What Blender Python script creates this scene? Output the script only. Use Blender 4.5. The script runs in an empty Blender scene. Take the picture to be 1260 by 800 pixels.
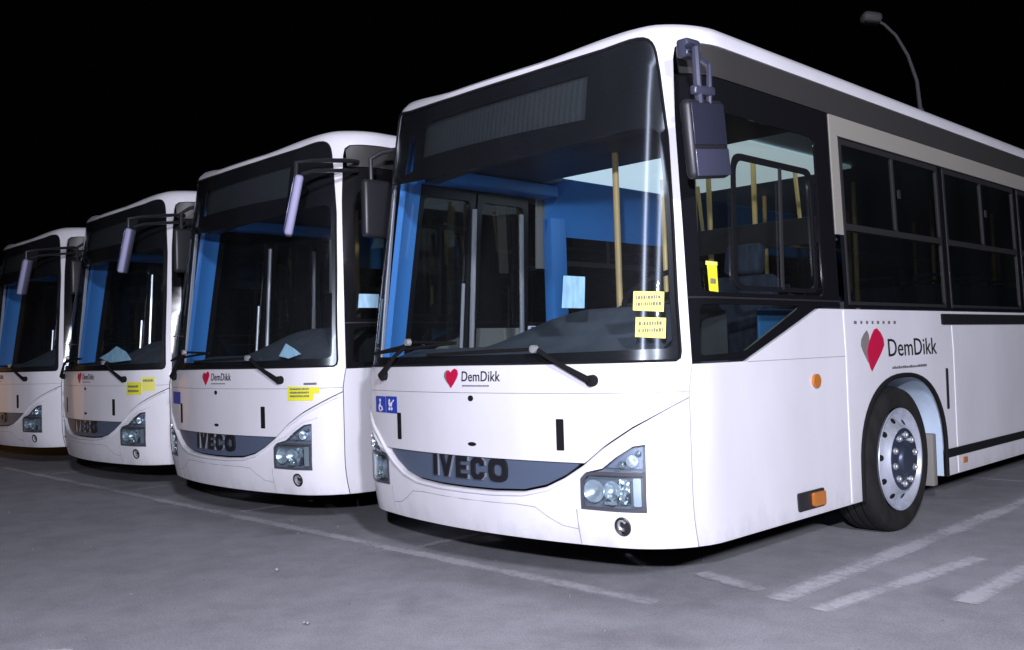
import bpy, bmesh, math, random, bisect
import numpy as np
from mathutils import Vector, Matrix
from mathutils.geometry import delaunay_2d_cdt

scene = bpy.context.scene
COL = scene.collection
rnd = random.Random(7)

# ------------------------------------------------------------------ camera
CAM = (3.9049, -3.4651, 1.2553)
YAW, PITCH, ROLL, FPX = 0.7900, 0.0275, -0.0302, 1165.19
fv = Vector((-math.sin(YAW)*math.cos(PITCH), math.cos(YAW)*math.cos(PITCH), math.sin(PITCH)))
rv = Vector((math.cos(YAW), math.sin(YAW), 0)); uv = rv.cross(fv)
r2 = rv*math.cos(ROLL) + uv*math.sin(ROLL); u2 = -rv*math.sin(ROLL) + uv*math.cos(ROLL)
cd = bpy.data.cameras.new('camera'); cam = bpy.data.objects.new('camera', cd); COL.objects.link(cam)
M = Matrix((r2, u2, -fv)).transposed().to_4x4(); M.translation = Vector(CAM)
cam.matrix_world = M
cd.sensor_width = 36; cd.sensor_fit = 'HORIZONTAL'; cd.lens = FPX/1260*36
cd.clip_start = .05; cd.clip_end = 2000
scene.camera = cam

# ------------------------------------------------------------------ night sky, flash, added fill lamp, sodium lamp, exposure
world = bpy.data.worlds.new('World'); scene.world = world; world.use_nodes = True
bg = world.node_tree.nodes['Background']
bg.inputs[0].default_value = (.55, .6, .9, 1); bg.inputs[1].default_value = .0006
def lamp(name, loc, power, col, size):
    l = bpy.data.lights.new(name, 'POINT'); l.energy = power; l.color = col; l.shadow_soft_size = size
    o = bpy.data.objects.new(name, l); o.location = loc; COL.objects.link(o); return o
lamp('photo_flash', (4.40, -4.30, 2.10), 1480, (.94, .94, 1.10), .06)
lamp('fill_lamp', (10.6, -6.3, 4.8), 4900, (.94, .94, 1.08), .35)  # unseen fill light, added to lift the ground and bus sides
lamp('sodium_lamp', (-12.2, -1.1, .8), 22, (1.0, .5, .16), .7)
scene.view_settings.view_transform = 'Standard'; scene.view_settings.look = 'None'
scene.view_settings.exposure = 0; scene.view_settings.gamma = 1
scene.cycles.max_bounces = 8; scene.cycles.transparent_max_bounces = 16
scene.cycles.caustics_reflective = False; scene.cycles.caustics_refractive = False

# ------------------------------------------------------------------ materials
def nodes(name):
    m = bpy.data.materials.new(name); m.use_nodes = True; nt = m.node_tree
    return m, nt, nt.nodes['Principled BSDF']
def mat(name, col, rough=.5, metal=0, coat=0, dirt=0, dscale=3., emit=None, spec=.5):
    m, nt, b = nodes(name)
    b.inputs['Base Color'].default_value = (*col, 1); b.inputs['Roughness'].default_value = rough
    b.inputs['Metallic'].default_value = metal; b.inputs['Coat Weight'].default_value = coat
    b.inputs['Coat Roughness'].default_value = .06
    b.inputs['Specular IOR Level'].default_value = spec
    if dirt:
        tc = nt.nodes.new('ShaderNodeTexCoord')
        n = nt.nodes.new('ShaderNodeTexNoise'); n.inputs['Scale'].default_value = dscale; n.inputs['Detail'].default_value = 8
        mp = nt.nodes.new('ShaderNodeMapping'); mp.inputs['Scale'].default_value = (1.3, 1.3, .35)
        nt.links.new(tc.outputs['Object'], mp.inputs[0]); nt.links.new(mp.outputs[0], n.inputs['Vector'])
        r = nt.nodes.new('ShaderNodeValToRGB')
        r.color_ramp.elements[0].position = .35; r.color_ramp.elements[1].position = .62
        r.color_ramp.elements[0].color = (*[c*(1-dirt) for c in col], 1); r.color_ramp.elements[1].color = (*col, 1)
        nt.links.new(n.outputs['Fac'], r.inputs[0]); nt.links.new(r.outputs[0], b.inputs['Base Color'])
        rr = nt.nodes.new('ShaderNodeMapRange'); rr.inputs['To Min'].default_value = rough*1.5; rr.inputs['To Max'].default_value = rough*.8
        nt.links.new(n.outputs['Fac'], rr.inputs[0]); nt.links.new(rr.outputs[0], b.inputs['Roughness'])
    return m
def weather(m, top=.62, amount=.45, ripple=.12):
    nt = m.node_tree; b = nt.nodes['Principled BSDF']; L = nt.links.new
    src = b.inputs['Base Color'].links[0].from_socket
    tc = nt.nodes.new('ShaderNodeTexCoord'); sx = nt.nodes.new('ShaderNodeSeparateXYZ'); L(tc.outputs['Object'], sx.inputs[0])
    n = nt.nodes.new('ShaderNodeTexNoise'); n.inputs['Scale'].default_value = 7; n.inputs['Detail'].default_value = 9; n.inputs['Roughness'].default_value = .7
    mp = nt.nodes.new('ShaderNodeMapping'); mp.inputs['Scale'].default_value = (1, 1, .45); L(tc.outputs['Object'], mp.inputs[0]); L(mp.outputs[0], n.inputs['Vector'])
    g = nt.nodes.new('ShaderNodeMapRange'); g.inputs['From Min'].default_value = top; g.inputs['From Max'].default_value = .26; g.inputs['To Min'].default_value = -.28; g.inputs['To Max'].default_value = .12; g.clamp = True
    L(sx.outputs['Z'], g.inputs[0])
    a = nt.nodes.new('ShaderNodeMath'); a.operation = 'ADD'; L(n.outputs['Fac'], a.inputs[0]); L(g.outputs[0], a.inputs[1])
    r = nt.nodes.new('ShaderNodeMapRange'); r.inputs['From Min'].default_value = .42; r.inputs['From Max'].default_value = .72; r.inputs['To Max'].default_value = amount; L(a.outputs[0], r.inputs[0])
    x = nt.nodes.new('ShaderNodeMix'); x.data_type = 'RGBA'; L(r.outputs[0], x.inputs[0]); L(src, x.inputs[6]); x.inputs[7].default_value = (.30, .28, .27, 1); L(x.outputs[2], b.inputs['Base Color'])
    n2 = nt.nodes.new('ShaderNodeTexNoise'); n2.inputs['Scale'].default_value = 1.7; n2.inputs['Detail'].default_value = 2; L(tc.outputs['Object'], n2.inputs['Vector'])
    bu = nt.nodes.new('ShaderNodeBump'); bu.inputs['Strength'].default_value = ripple; bu.inputs['Distance'].default_value = .06; L(n2.outputs['Fac'], bu.inputs['Height']); L(bu.outputs[0], b.inputs['Normal'])
def glass(name, tint, rough=.01, dust=.013, smear=0.):
    m, nt, b = nodes(name); nt.nodes.remove(b)
    out = nt.nodes['Material Output']
    df = nt.nodes.new('ShaderNodeBsdfDiffuse'); df.inputs[0].default_value = (.55, .57, .62, 1)      # dust and wiped smears
    tc = nt.nodes.new('ShaderNodeTexCoord'); nz = nt.nodes.new('ShaderNodeTexNoise'); nz.inputs['Scale'].default_value = 2.2; nz.inputs['Detail'].default_value = 7
    mp = nt.nodes.new('ShaderNodeMapping'); mp.inputs['Scale'].default_value = (1, 1, .3); nt.links.new(tc.outputs['Object'], mp.inputs[0]); nt.links.new(mp.outputs[0], nz.inputs['Vector'])
    dr = nt.nodes.new('ShaderNodeMapRange'); dr.inputs['From Min'].default_value = .42; dr.inputs['From Max'].default_value = .75; dr.inputs['To Min'].default_value = .004; dr.inputs['To Max'].default_value = dust
    nt.links.new(nz.outputs['Fac'], dr.inputs[0])
    t = nt.nodes.new('ShaderNodeBsdfTransparent'); t.inputs[0].default_value = (*tint, 1)
    g = nt.nodes.new('ShaderNodeBsdfGlossy'); g.inputs['Roughness'].default_value = rough
    ge = nt.nodes.new('ShaderNodeNewGeometry')       # Schlick reflectance, the same from both sides of the sheet
    def mth(op, a, b=None, v=None):
        x = nt.nodes.new('ShaderNodeMath'); x.operation = op
        if isinstance(a, float): x.inputs[0].default_value = a
        else: nt.links.new(a, x.inputs[0])
        if b is not None: nt.links.new(b, x.inputs[1])
        if v is not None: x.inputs[1].default_value = v
        return x.outputs[0]
    d = nt.nodes.new('ShaderNodeVectorMath'); d.operation = 'DOT_PRODUCT'
    nt.links.new(ge.outputs['Incoming'], d.inputs[0]); nt.links.new(ge.outputs['Normal'], d.inputs[1])
    f = mth('ADD', mth('MULTIPLY', mth('POWER', mth('SUBTRACT', 1.0, mth('ABSOLUTE', d.outputs['Value'])), v=5.), v=.60), v=.05)
    mx = nt.nodes.new('ShaderNodeMixShader')
    nt.links.new(f, mx.inputs[0]); nt.links.new(t.outputs[0], mx.inputs[1]); nt.links.new(g.outputs[0], mx.inputs[2])
    m2 = nt.nodes.new('ShaderNodeMixShader'); nt.links.new(dr.outputs[0], m2.inputs[0]); nt.links.new(mx.outputs[0], m2.inputs[1]); nt.links.new(df.outputs[0], m2.inputs[2])
    last = m2.outputs[0]
    if smear:                                          # up-and-down wipe marks stretch a lamp's reflection into a streak
        an = nt.nodes.new('ShaderNodeBsdfAnisotropic'); an.inputs['Roughness'].default_value = .30; an.inputs['Anisotropy'].default_value = .78
        an.inputs['Color'].default_value = (.75, .86, 1, 1); an.inputs['Rotation'].default_value = 0.
        tg = nt.nodes.new('ShaderNodeVectorMath'); tg.operation = 'CROSS_PRODUCT'; nt.links.new(ge.outputs['Normal'], tg.inputs[0]); tg.inputs[1].default_value = (0, 0, 1); nt.links.new(tg.outputs[0], an.inputs['Tangent'])
        m3 = nt.nodes.new('ShaderNodeMixShader'); m3.inputs[0].default_value = smear; nt.links.new(last, m3.inputs[1]); nt.links.new(an.outputs[0], m3.inputs[2]); last = m3.outputs[0]
    nt.links.new(last, out.inputs[0])
    return m
MT = dict(
    white=mat('white_paint', (.80, .79, .83), .38, coat=.25, dirt=.10, dscale=1.4),
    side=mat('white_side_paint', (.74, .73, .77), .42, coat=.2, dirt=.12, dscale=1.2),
    bumper=mat('white_bumper_plastic', (.80, .79, .83), .42, coat=.15, dirt=.12, dscale=2.2),
    seam=mat('white_seal', (.80, .79, .82), .5),
    black=mat('black_gloss', (.008, .008, .010), .12),
    glowpanel=mat('added_ceiling_glow', (.7, .75, .8), .5),
    frit=mat('black_frit', (.010, .010, .012), .25),
    rubber=mat('black_rubber', (.008, .008, .009), .85, spec=.2),
    tyre=mat('tyre_rubber', (.020, .019, .019), .85, spec=.25, dirt=.4, dscale=9),
    dark=mat('dark_trim', (.030, .030, .034), .5),
    cantrail=mat('charcoal_cantrail', (.045, .043, .042), .35),
    beige=mat('grey_beige_frame', (.30, .285, .25), .45),
    frame=mat('window_frame', (.024, .024, .026), .4),
    slate=mat('slate_dashboard', (.085, .105, .130), .65, dirt=.3, dscale=5),
    blue=mat('blue_interior', (.060, .255, .66), .45),
    bluedark=mat('deep_blue_interior', (.02, .09, .34), .5),
    pale=mat('pale_ceiling', (.62, .74, .80), .5),
    floor=mat('cabin_vinyl', (.05, .05, .06), .7),
    seat=mat('seat_fabric', (.05, .07, .13), .85, dirt=.4, dscale=20),
    yellow=mat('yellow_pole', (.80, .58, .24), .35),
    steel=mat('pale_steel', (.55, .56, .58), .3, metal=.6),
    chrome=mat('chrome_reflector', (.82, .86, .90), .30, metal=.8),
    hlback=mat('headlight_bezel', (.20, .22, .26), .35),
    alu=mat('wheel_aluminium', (.74, .79, .90), .25, metal=.5, dirt=.22, dscale=14),
    hub=mat('wheel_hub', (.06, .075, .12), .35, metal=.5),
    liner=mat('pale_arch_liner', (.62, .76, .92), .5, dirt=.25, dscale=4),
    lilac=mat('lilac_bezel', (.34, .35, .46), .35, metal=.3),
    hairline=mat('grey_hairline', (.33, .33, .36), .6),
    darkbezel=mat('dark_bezel', (.07, .07, .085), .35),
    edge=mat('letter_edge', (.30, .33, .38), .3, metal=.4),
    flap=mat('grey_flap', (.22, .21, .19), .7),
    grille=mat('blue_grey_grille', (.085, .11, .165), .45),
    letter=mat('black_lettering', (.012, .012, .015), .4),
    grey=mat('grey_print', (.14, .13, .14), .6),
    red=mat('crimson_print', (.52, .008, .055), .45),
    leafgrey=mat('grey_leaf_print', (.20, .19, .18), .55),
    bluesign=mat('blue_sticker', (.02, .055, .42), .5),
    whiteink=mat('white_print', (.82, .82, .85), .5),
    yellowpaper=mat('yellow_sticker', (.80, .78, .03), .6),
    paleyellow=mat('pale_yellow_paper', (.84, .80, .16), .6),
    notice=mat('pale_blue_notice', (.42, .68, .86), .6, dirt=.25, dscale=30),
    amber=mat('amber_lens', (.50, .17, .03), .3, coat=.3),
    mirrorback=mat('mirror_housing', (.050, .053, .085), .3, coat=.5),
    mirrordark=mat('mirror_arm', (.02, .02, .024), .4),
    mirrorglass=mat('mirror_glass', (.05, .055, .09), .2, metal=.5),
    mirrorpale=mat('pale_mirror_shell', (.27, .265, .42), .55),
    display=mat('display_matrix', (.034, .038, .040), .6),
    under=mat('underbody', (.008, .008, .008), .9),
    pane=glass('windscreen_glass', (.86, .91, .93), smear=.03),
    sidepane=glass('tinted_side_glass', (.50, .52, .48)),
    tint=glass('dark_tinted_glass', (.13, .14, .13), dust=.010),
    lens=glass('lens_glass', (.88, .93, .95), dust=.01),
    concrete=mat('lamp_steel', (.19, .19, .19), .6),
)
_b = MT['glowpanel'].node_tree.nodes['Principled BSDF']; _b.inputs['Emission Color'].default_value = (.62, .80, .92, 1); _b.inputs['Emission Strength'].default_value = .90  # emission in place of light reaching the ceiling
weather(MT['side'], .52, .30, .20); weather(MT['bumper'], .45, .26, .10); weather(MT['white'], .5, .1, .10)
def wave_display():
    m = MT['display']; nt = m.node_tree; b = nt.nodes['Principled BSDF']
    tc = nt.nodes.new('ShaderNodeTexCoord'); w = nt.nodes.new('ShaderNodeTexWave')
    w.inputs['Scale'].default_value = 9; w.inputs['Distortion'].default_value = 1.2; w.inputs['Detail'].default_value = 3
    r = nt.nodes.new('ShaderNodeValToRGB'); r.color_ramp.elements[0].color = (.022, .025, .028, 1); r.color_ramp.elements[1].color = (.033, .037, .040, 1)
    nt.links.new(tc.outputs['Object'], w.inputs['Vector']); nt.links.new(w.outputs['Color'], r.inputs[0]); nt.links.new(r.outputs[0], b.inputs['Base Color'])
wave_display()
def reeded_lens():
    m, nt, b = nodes('reeded_reflector')
    b.inputs['Metallic'].default_value = .7; b.inputs['Roughness'].default_value = .3
    tc = nt.nodes.new('ShaderNodeTexCoord'); v = nt.nodes.new('ShaderNodeTexVoronoi'); v.inputs['Scale'].default_value = 38
    r = nt.nodes.new('ShaderNodeValToRGB'); r.color_ramp.elements[0].color = (.10, .13, .16, 1); r.color_ramp.elements[1].color = (.85, .92, .96, 1)
    r.color_ramp.elements[0].position = .2; r.color_ramp.elements[1].position = .75
    nt.links.new(tc.outputs['Object'], v.inputs['Vector']); nt.links.new(v.outputs['Color'], r.inputs[0]); nt.links.new(r.outputs[0], b.inputs['Base Color'])
    bu = nt.nodes.new('ShaderNodeBump'); bu.inputs['Strength'].default_value = .6; bu.inputs['Distance'].default_value = .02
    nt.links.new(v.outputs['Distance'], bu.inputs['Height']); nt.links.new(bu.outputs[0], b.inputs['Normal'])
    return m
MT['reeded'] = reeded_lens()

def asphalt():
    m, nt, b = nodes('asphalt'); L = nt.links.new
    tc = nt.nodes.new('ShaderNodeTexCoord')
    def noise(s, d=6, ro=.6):
        n = nt.nodes.new('ShaderNodeTexNoise'); n.inputs['Scale'].default_value = s; n.inputs['Detail'].default_value = d; n.inputs['Roughness'].default_value = ro
        L(tc.outputs['Object'], n.inputs['Vector']); return n
    def ramp(src, p0, p1, c0, c1):
        r = nt.nodes.new('ShaderNodeValToRGB'); r.color_ramp.elements[0].position = p0; r.color_ramp.elements[1].position = p1
        r.color_ramp.elements[0].color = (*c0, 1); r.color_ramp.elements[1].color = (*c1, 1); L(src, r.inputs[0]); return r
    def mul(a, bb, f=1., mode='MULTIPLY'):
        x = nt.nodes.new('ShaderNodeMix'); x.data_type = 'RGBA'; x.blend_type = mode; x.inputs[0].default_value = f
        L(a, x.inputs[6]); L(bb, x.inputs[7]); return x.outputs[2]
    big = ramp(noise(.45, 4).outputs['Fac'], .35, .68, (.350, .348, .378), (.395, .392, .422))
    mid = ramp(noise(3.2, 8, .7).outputs['Fac'], .38, .62, (.88, .88, .88), (1.08, 1.08, 1.08))
    fine = ramp(noise(95, 3, .7).outputs['Fac'], .36, .66, (.82, .82, .83), (1.16, 1.16, 1.17))
    v = nt.nodes.new('ShaderNodeTexVoronoi'); v.inputs['Scale'].default_value = 60; L(tc.outputs['Object'], v.inputs['Vector'])
    chips = ramp(v.outputs['Distance'], .05, .14, (1.6, 1.6, 1.6), (1, 1, 1))
    st = ramp(noise(1.1, 3, .5).outputs['Fac'], .60, .72, (1, 1, 1), (.80, .79, .80))   # oil stains
    c = mul(mul(mul(mul(big.outputs[0], mid.outputs[0]), fine.outputs[0]), chips.outputs[0], .5), st.outputs[0])
    L(c, b.inputs['Base Color']); b.inputs['Roughness'].default_value = .82; b.inputs['Specular IOR Level'].default_value = .25
    bu = nt.nodes.new('ShaderNodeBump'); bu.inputs['Strength'].default_value = .5; bu.inputs['Distance'].default_value = .006
    L(noise(120, 4).outputs['Fac'], bu.inputs['Height']); L(bu.outputs[0], b.inputs['Normal'])
    return m
def worn_paint(name, wear=.5, col=(.66, .65, .70)):
    m, nt, b = nodes(name); L = nt.links.new
    b.inputs['Base Color'].default_value = (*col, 1); b.inputs['Roughness'].default_value = .8
    tc = nt.nodes.new('ShaderNodeTexCoord')
    n = nt.nodes.new('ShaderNodeTexNoise'); n.inputs['Scale'].default_value = 22; n.inputs['Detail'].default_value = 9; n.inputs['Roughness'].default_value = .72
    n2 = nt.nodes.new('ShaderNodeTexNoise'); n2.inputs['Scale'].default_value = 2.1; n2.inputs['Detail'].default_value = 4
    L(tc.outputs['Object'], n.inputs['Vector']); L(tc.outputs['Object'], n2.inputs['Vector'])
    ad = nt.nodes.new('ShaderNodeMath'); ad.operation = 'ADD'; L(n.outputs['Fac'], ad.inputs[0]); L(n2.outputs['Fac'], ad.inputs[1])
    # frayed edges: the sheet's own uv runs 0..1 across
    uvn = nt.nodes.new('ShaderNodeSeparateXYZ'); L(tc.outputs['UV'], uvn.inputs[0])
    e = nt.nodes.new('ShaderNodeMath'); e.operation = 'PINGPONG'; e.inputs[1].default_value = .5; L(uvn.outputs[0], e.inputs[0])
    em = nt.nodes.new('ShaderNodeMapRange'); em.inputs['From Max'].default_value = .3; em.inputs['To Min'].default_value = -.30; em.inputs['To Max'].default_value = 0; L(e.outputs[0], em.inputs[0])
    ad2 = nt.nodes.new('ShaderNodeMath'); ad2.operation = 'ADD'; L(ad.outputs[0], ad2.inputs[0]); L(em.outputs[0], ad2.inputs[1])
    r = nt.nodes.new('ShaderNodeMapRange'); r.inputs['From Min'].default_value = .50+wear*.35; r.inputs['From Max'].default_value = 1.0+wear*.35
    r.inputs['To Max'].default_value = .88
    L(ad2.outputs[0], r.inputs[0]); L(r.outputs[0], b.inputs['Alpha'])
    return m
MT['asphalt'] = asphalt(); MT['paint'] = worn_paint('worn_road_paint', .15); MT['faint'] = worn_paint('faint_road_paint', .40)

# ------------------------------------------------------------------ body surface: (s, z) -> point
# s is measured round the plan of the bus from the middle of its front, z is the height
import math, bisect
W2=1.275; LEN=11.9; Z0=0.28; ZR=2.828; RR=0.102
def _plan():
    pts=[]
    bow=.115; xb=.93
    n=60
    for i in range(n): 
        x=xb*i/n; pts.append((x,bow*(x/xb)**2))
    a0=math.atan(2*bow/xb); r=(W2-xb)/(1-math.sin(a0)); cx=W2-r; cy=bow+r*math.cos(a0)
    for i in range(41):
        a=a0+(math.pi/2-a0)*i/40; pts.append((cx+r*math.sin(a),cy-r*math.cos(a)))
    ys=pts[-1][1]; rr=.25
    n=int((LEN-rr-ys)/.1)
    for i in range(1,n+1): pts.append((W2,ys+(LEN-rr-ys)*i/n))
    for i in range(1,21):
        a=math.pi/2*i/20; pts.append((W2-rr+rr*math.cos(a),LEN-rr+rr*math.sin(a)))
    for i in range(1,21): pts.append(((W2-rr)*(1-i/20),LEN))
    L=[0]
    for p,q in zip(pts,pts[1:]): L.append(L[-1]+math.hypot(q[0]-p[0],q[1]-p[1]))
    return pts,L
PL,PS=_plan(); SMAX=PS[-1]
S_SIDE=PS[100]   # arc length where the straight side starts
def plan(s):
    sg=1 if s>=0 else -1; a=min(abs(s),SMAX-1e-6)
    i=min(max(bisect.bisect_right(PS,a)-1,0),len(PL)-2)
    t=(a-PS[i])/(PS[i+1]-PS[i])
    p,q=PL[i],PL[i+1]
    x=p[0]+(q[0]-p[0])*t; y=p[1]+(q[1]-p[1])*t
    # smoothed normal
    def tan(k):
        k0=max(k-1,0);k1=min(k+1,len(PL)-1)
        if k==0: return (1,0)
        if k==len(PL)-1: return (-1,0)
        d=(PL[k1][0]-PL[k0][0],PL[k1][1]-PL[k0][1]); l=math.hypot(*d); return (d[0]/l,d[1]/l)
    ta,tb=tan(i),tan(i+1); tx=ta[0]+(tb[0]-ta[0])*t; ty=ta[1]+(tb[1]-ta[1])*t; l=math.hypot(tx,ty)
    nx,ny=ty/l,-tx/l
    return sg*x,y,sg*nx,ny
def lean(z):
    if z<.55: return .06*((.55-z)/.27)**2*.6
    if z<1.12: return 0
    t=z-1.12
    return .13*t+ .012*t*t
def S(s,z,off=0.):
    x,y,nx,ny=plan(s)
    zz=z; ins=0.; oz=0.
    if z>ZR:
        g=1-min(max((abs(s)-.35)/.62,0),1); R=RR*(1-.38*g*g*(3-2*g))   # the roof edge is slimmer over the windscreen
        v=z-ZR; a=v/RR
        if a<math.pi/2:
            ins=RR*(1-math.cos(a)); zz=ZR+R*math.sin(a); oz=off*math.sin(a); off=off*math.cos(a)
        else:
            ins=RR+(v-RR*math.pi/2); zz=ZR+R; oz=off; off=0
    x+=nx*(off-ins); y+=ny*(off-ins)
    if abs(s)<1.1 and z>2.3:                                    # the roof edge dips a little towards the middle of the front
        t=min((z-2.3)/.45,1); zz-=.045*(1-(s/1.1)**2)*t*t*(3-2*t)
    f=1-min(max((y-.3)/1.9,0),1); f=f*f*(3-2*f)
    y+=lean(min(zz,ZR+.1))*f
    tb=0 if zz<1.15 else .05*(zz-1.15)/1.6
    x*=1-tb/W2
    return (x,y,zz+oz)


# ------------------------------------------------------------------ mesh helpers
def link(name, me, m, parent=None):
    me.name = name
    o = bpy.data.objects.new(name, me); COL.objects.link(o)
    if m is not None: me.materials.append(MT[m] if isinstance(m, str) else m)
    if parent is not None: o.parent = parent
    return o
def finish(me, ang=32, smooth=True):
    me.validate()
    if smooth:
        me.polygons.foreach_set('use_smooth', [True]*len(me.polygons)); me.set_sharp_from_angle(angle=math.radians(ang))
    me.update(); return me
def mesh(V, F, ang=32, smooth=True):
    me = bpy.data.meshes.new('m'); me.from_pydata([tuple(v) for v in V], [], F); return finish(me, ang, smooth)
class MB:
    def __init__(s): s.V = []; s.F = []
    def add(s, V, F):
        k = len(s.V); s.V += [tuple(v) for v in V]; s.F += [[i+k for i in f] for f in F]; return s
    def box(s, x0, x1, y0, y1, z0, z1, b=0.):
        bm = bmesh.new(); bmesh.ops.create_cube(bm, size=1)
        for v in bm.verts: v.co = Vector(((x0+x1)/2+v.co.x*(x1-x0), (y0+y1)/2+v.co.y*(y1-y0), (z0+z1)/2+v.co.z*(z1-z0)))
        if b: bmesh.ops.bevel(bm, geom=bm.edges[:], offset=b, segments=2, affect='EDGES', profile=.5)
        return s.bm(bm)
    def bm(s, bm, M=None):
        if M is not None: bm.transform(M)
        bm.verts.index_update(); s.add([v.co for v in bm.verts], [[v.index for v in f.verts] for f in bm.faces]); bm.free(); return s
    def obox(s, c, ax, ay, az, hx, hy, hz, b=0.):
        bm = bmesh.new(); bmesh.ops.create_cube(bm, size=2)
        for v in bm.verts: v.co = Vector((v.co.x*hx, v.co.y*hy, v.co.z*hz))
        if b: bmesh.ops.bevel(bm, geom=bm.edges[:], offset=b, segments=3, affect='EDGES', profile=.5)
        ax, ay, az = Vector(ax).normalized(), Vector(ay).normalized(), Vector(az).normalized()
        M = Matrix((ax, ay, az)).transposed().to_4x4(); M.translation = Vector(c)
        return s.bm(bm, M)
    def tube(s, pts, r, n=10, cap=True):
        pts = [Vector(p) for p in pts]; rs = r if isinstance(r, (list, tuple)) else [r]*len(pts)
        V = []; F = []; N = None
        for i, p in enumerate(pts):
            t = (pts[min(i+1, len(pts)-1)]-pts[max(i-1, 0)]).normalized()
            if N is None:
                N = t.orthogonal().normalized()
            N = (N-t*N.dot(t)).normalized(); B = t.cross(N)
            for k in range(n):
                a = 2*math.pi*k/n; V.append(p+(N*math.cos(a)+B*math.sin(a))*rs[i])
        for i in range(len(pts)-1):
            for k in range(n):
                F.append([i*n+k, i*n+(k+1) % n, (i+1)*n+(k+1) % n, (i+1)*n+k])
        if cap: F.append(list(range(n))[::-1]); F.append([(len(pts)-1)*n+k for k in range(n)])
        return s.add(V, F)
    def lathe(s, prof, c, axis, n=40, close=False):
        # prof: list of (along axis, radius)
        a = Vector(axis).normalized(); N = a.orthogonal().normalized(); B = a.cross(N); c = Vector(c)
        V = []; F = []; m = len(prof)
        for (h, r) in prof:
            for k in range(n):
                t = 2*math.pi*k/n; V.append(c+a*h+(N*math.cos(t)+B*math.sin(t))*r)
        for i in range(m if close else m-1):
            j = (i+1) % m
            for k in range(n): F.append([i*n+k, i*n+(k+1) % n, j*n+(k+1) % n, j*n+k])
        return s.add(V, F)
    def build(s, name, m, parent=None, ang=32, smooth=True): return link(name, mesh(s.V, s.F, ang, smooth), m, parent)

def resample(P, step):
    out = []
    for i, p in enumerate(P):
        q = P[(i+1) % len(P)]; d = math.hypot(q[0]-p[0], q[1]-p[1]); n = max(1, int(math.ceil(d/step)))
        for k in range(n): out.append((p[0]+(q[0]-p[0])*k/n, p[1]+(q[1]-p[1])*k/n))
    return out
def inside(P, X, Y):
    r = np.zeros(len(X), bool); n = len(P)
    for i in range(n):
        x0, y0 = P[i]; x1, y1 = P[(i+1) % n]
        if y0 == y1: continue
        c = ((y0 > Y) != (y1 > Y)) & (X < (x1-x0)*(Y-y0)/(y1-y0)+x0); r ^= c
    return r
def edgedist(P, X, Y):
    d = np.full(len(X), 1e9)
    for i in range(len(P)):
        a = np.array(P[i]); b = np.array(P[(i+1) % len(P)]); ab = b-a; L = max(ab@ab, 1e-12)
        t = np.clip(((X-a[0])*ab[0]+(Y-a[1])*ab[1])/L, 0, 1); d = np.minimum(d, np.hypot(X-a[0]-t*ab[0], Y-a[1]-t*ab[1]))
    return d
def area(P): return sum(P[i][0]*P[(i+1) % len(P)][1]-P[(i+1) % len(P)][0]*P[i][1] for i in range(len(P)))/2
def rounded(P, r, n=5):
    out = []
    for i in range(len(P)):
        p, q, w = Vector(P[i-1]), Vector(P[i]), Vector(P[(i+1) % len(P)])
        rr = r[i] if isinstance(r, (list, tuple)) else r
        a = (p-q); b = (w-q); k = min(rr, a.length*.48, b.length*.48)
        if k < 1e-5: out.append(tuple(q)); continue
        A = q+a.normalized()*k; Bq = q+b.normalized()*k
        for j in range(n+1):
            t = j/n; out.append(tuple(A*(1-t)**2+q*2*t*(1-t)+Bq*t*t))
    return out
def flat2d(outer, holes=(), step=.06):
    loops = [resample(outer, step)]+[resample(h, step) for h in holes]
    V = []; E = []
    for lp in loops:
        k = len(V); V += lp; E += [(k+i, k+(i+1) % len(lp)) for i in range(len(lp))]
    xs = [p[0] for p in loops[0]]; ys = [p[1] for p in loops[0]]
    gx, gy = np.meshgrid(np.arange(min(xs)+step*.5, max(xs), step), np.arange(min(ys)+step*.5, max(ys), step)); X = gx.ravel(); Y = gy.ravel()
    if len(X):
        k = inside(loops[0], X, Y)
        for h in loops[1:]: k &= ~inside(h, X, Y)
        X, Y = X[k], Y[k]
        if len(X):
            k = np.ones(len(X), bool)
            for lp in loops: k &= edgedist(lp, X, Y) > step*.42
            V += list(zip(X[k].tolist(), Y[k].tolist()))
    vo, eo, fo, *_ = delaunay_2d_cdt([Vector(v) for v in V], E, [], 0, 1e-6)
    cx = np.array([sum(vo[i].x for i in f)/len(f) for f in fo]); cy = np.array([sum(vo[i].y for i in f)/len(f) for f in fo])
    k = inside(loops[0], cx, cy)
    for h in loops[1:]: k &= ~inside(h, cx, cy)
    F = [list(f) for f, kk in zip(fo, k) if kk]
    used = sorted({i for f in F for i in f}); mp = {i: j for j, i in enumerate(used)}
    P2 = [(vo[i].x, vo[i].y) for i in used]; F = [[mp[i] for i in f] for f in F]
    F = [f if sum(P2[f[i]][0]*P2[f[(i+1) % len(f)]][1]-P2[f[(i+1) % len(f)]][0]*P2[f[i]][1] for i in range(len(f))) > 0 else f[::-1] for f in F]
    return P2, F
def thick(P2, F, fmap, off, th):
    n = len(P2); V = [fmap(a, b, off) for a, b in P2]
    if th == 0: return V, F
    V += [fmap(a, b, off-th) for a, b in P2]
    G = F+[[i+n for i in f][::-1] for f in F]
    cnt = {}
    for f in F:
        for i in range(len(f)):
            e = (f[i], f[(i+1) % len(f)]); cnt[e] = 1
    for (a, b) in list(cnt):
        if (b, a) not in cnt: G.append([b, a, a+n, b+n])
    return V, G
def panel(name, outer, m, parent, holes=(), off=0., th=.012, step=.06, fmap=S, ang=32):
    P2, F = flat2d(outer, holes, step); V, G = thick(P2, F, fmap, off, th)
    return link(name, mesh(V, G, ang), m, parent)
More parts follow.
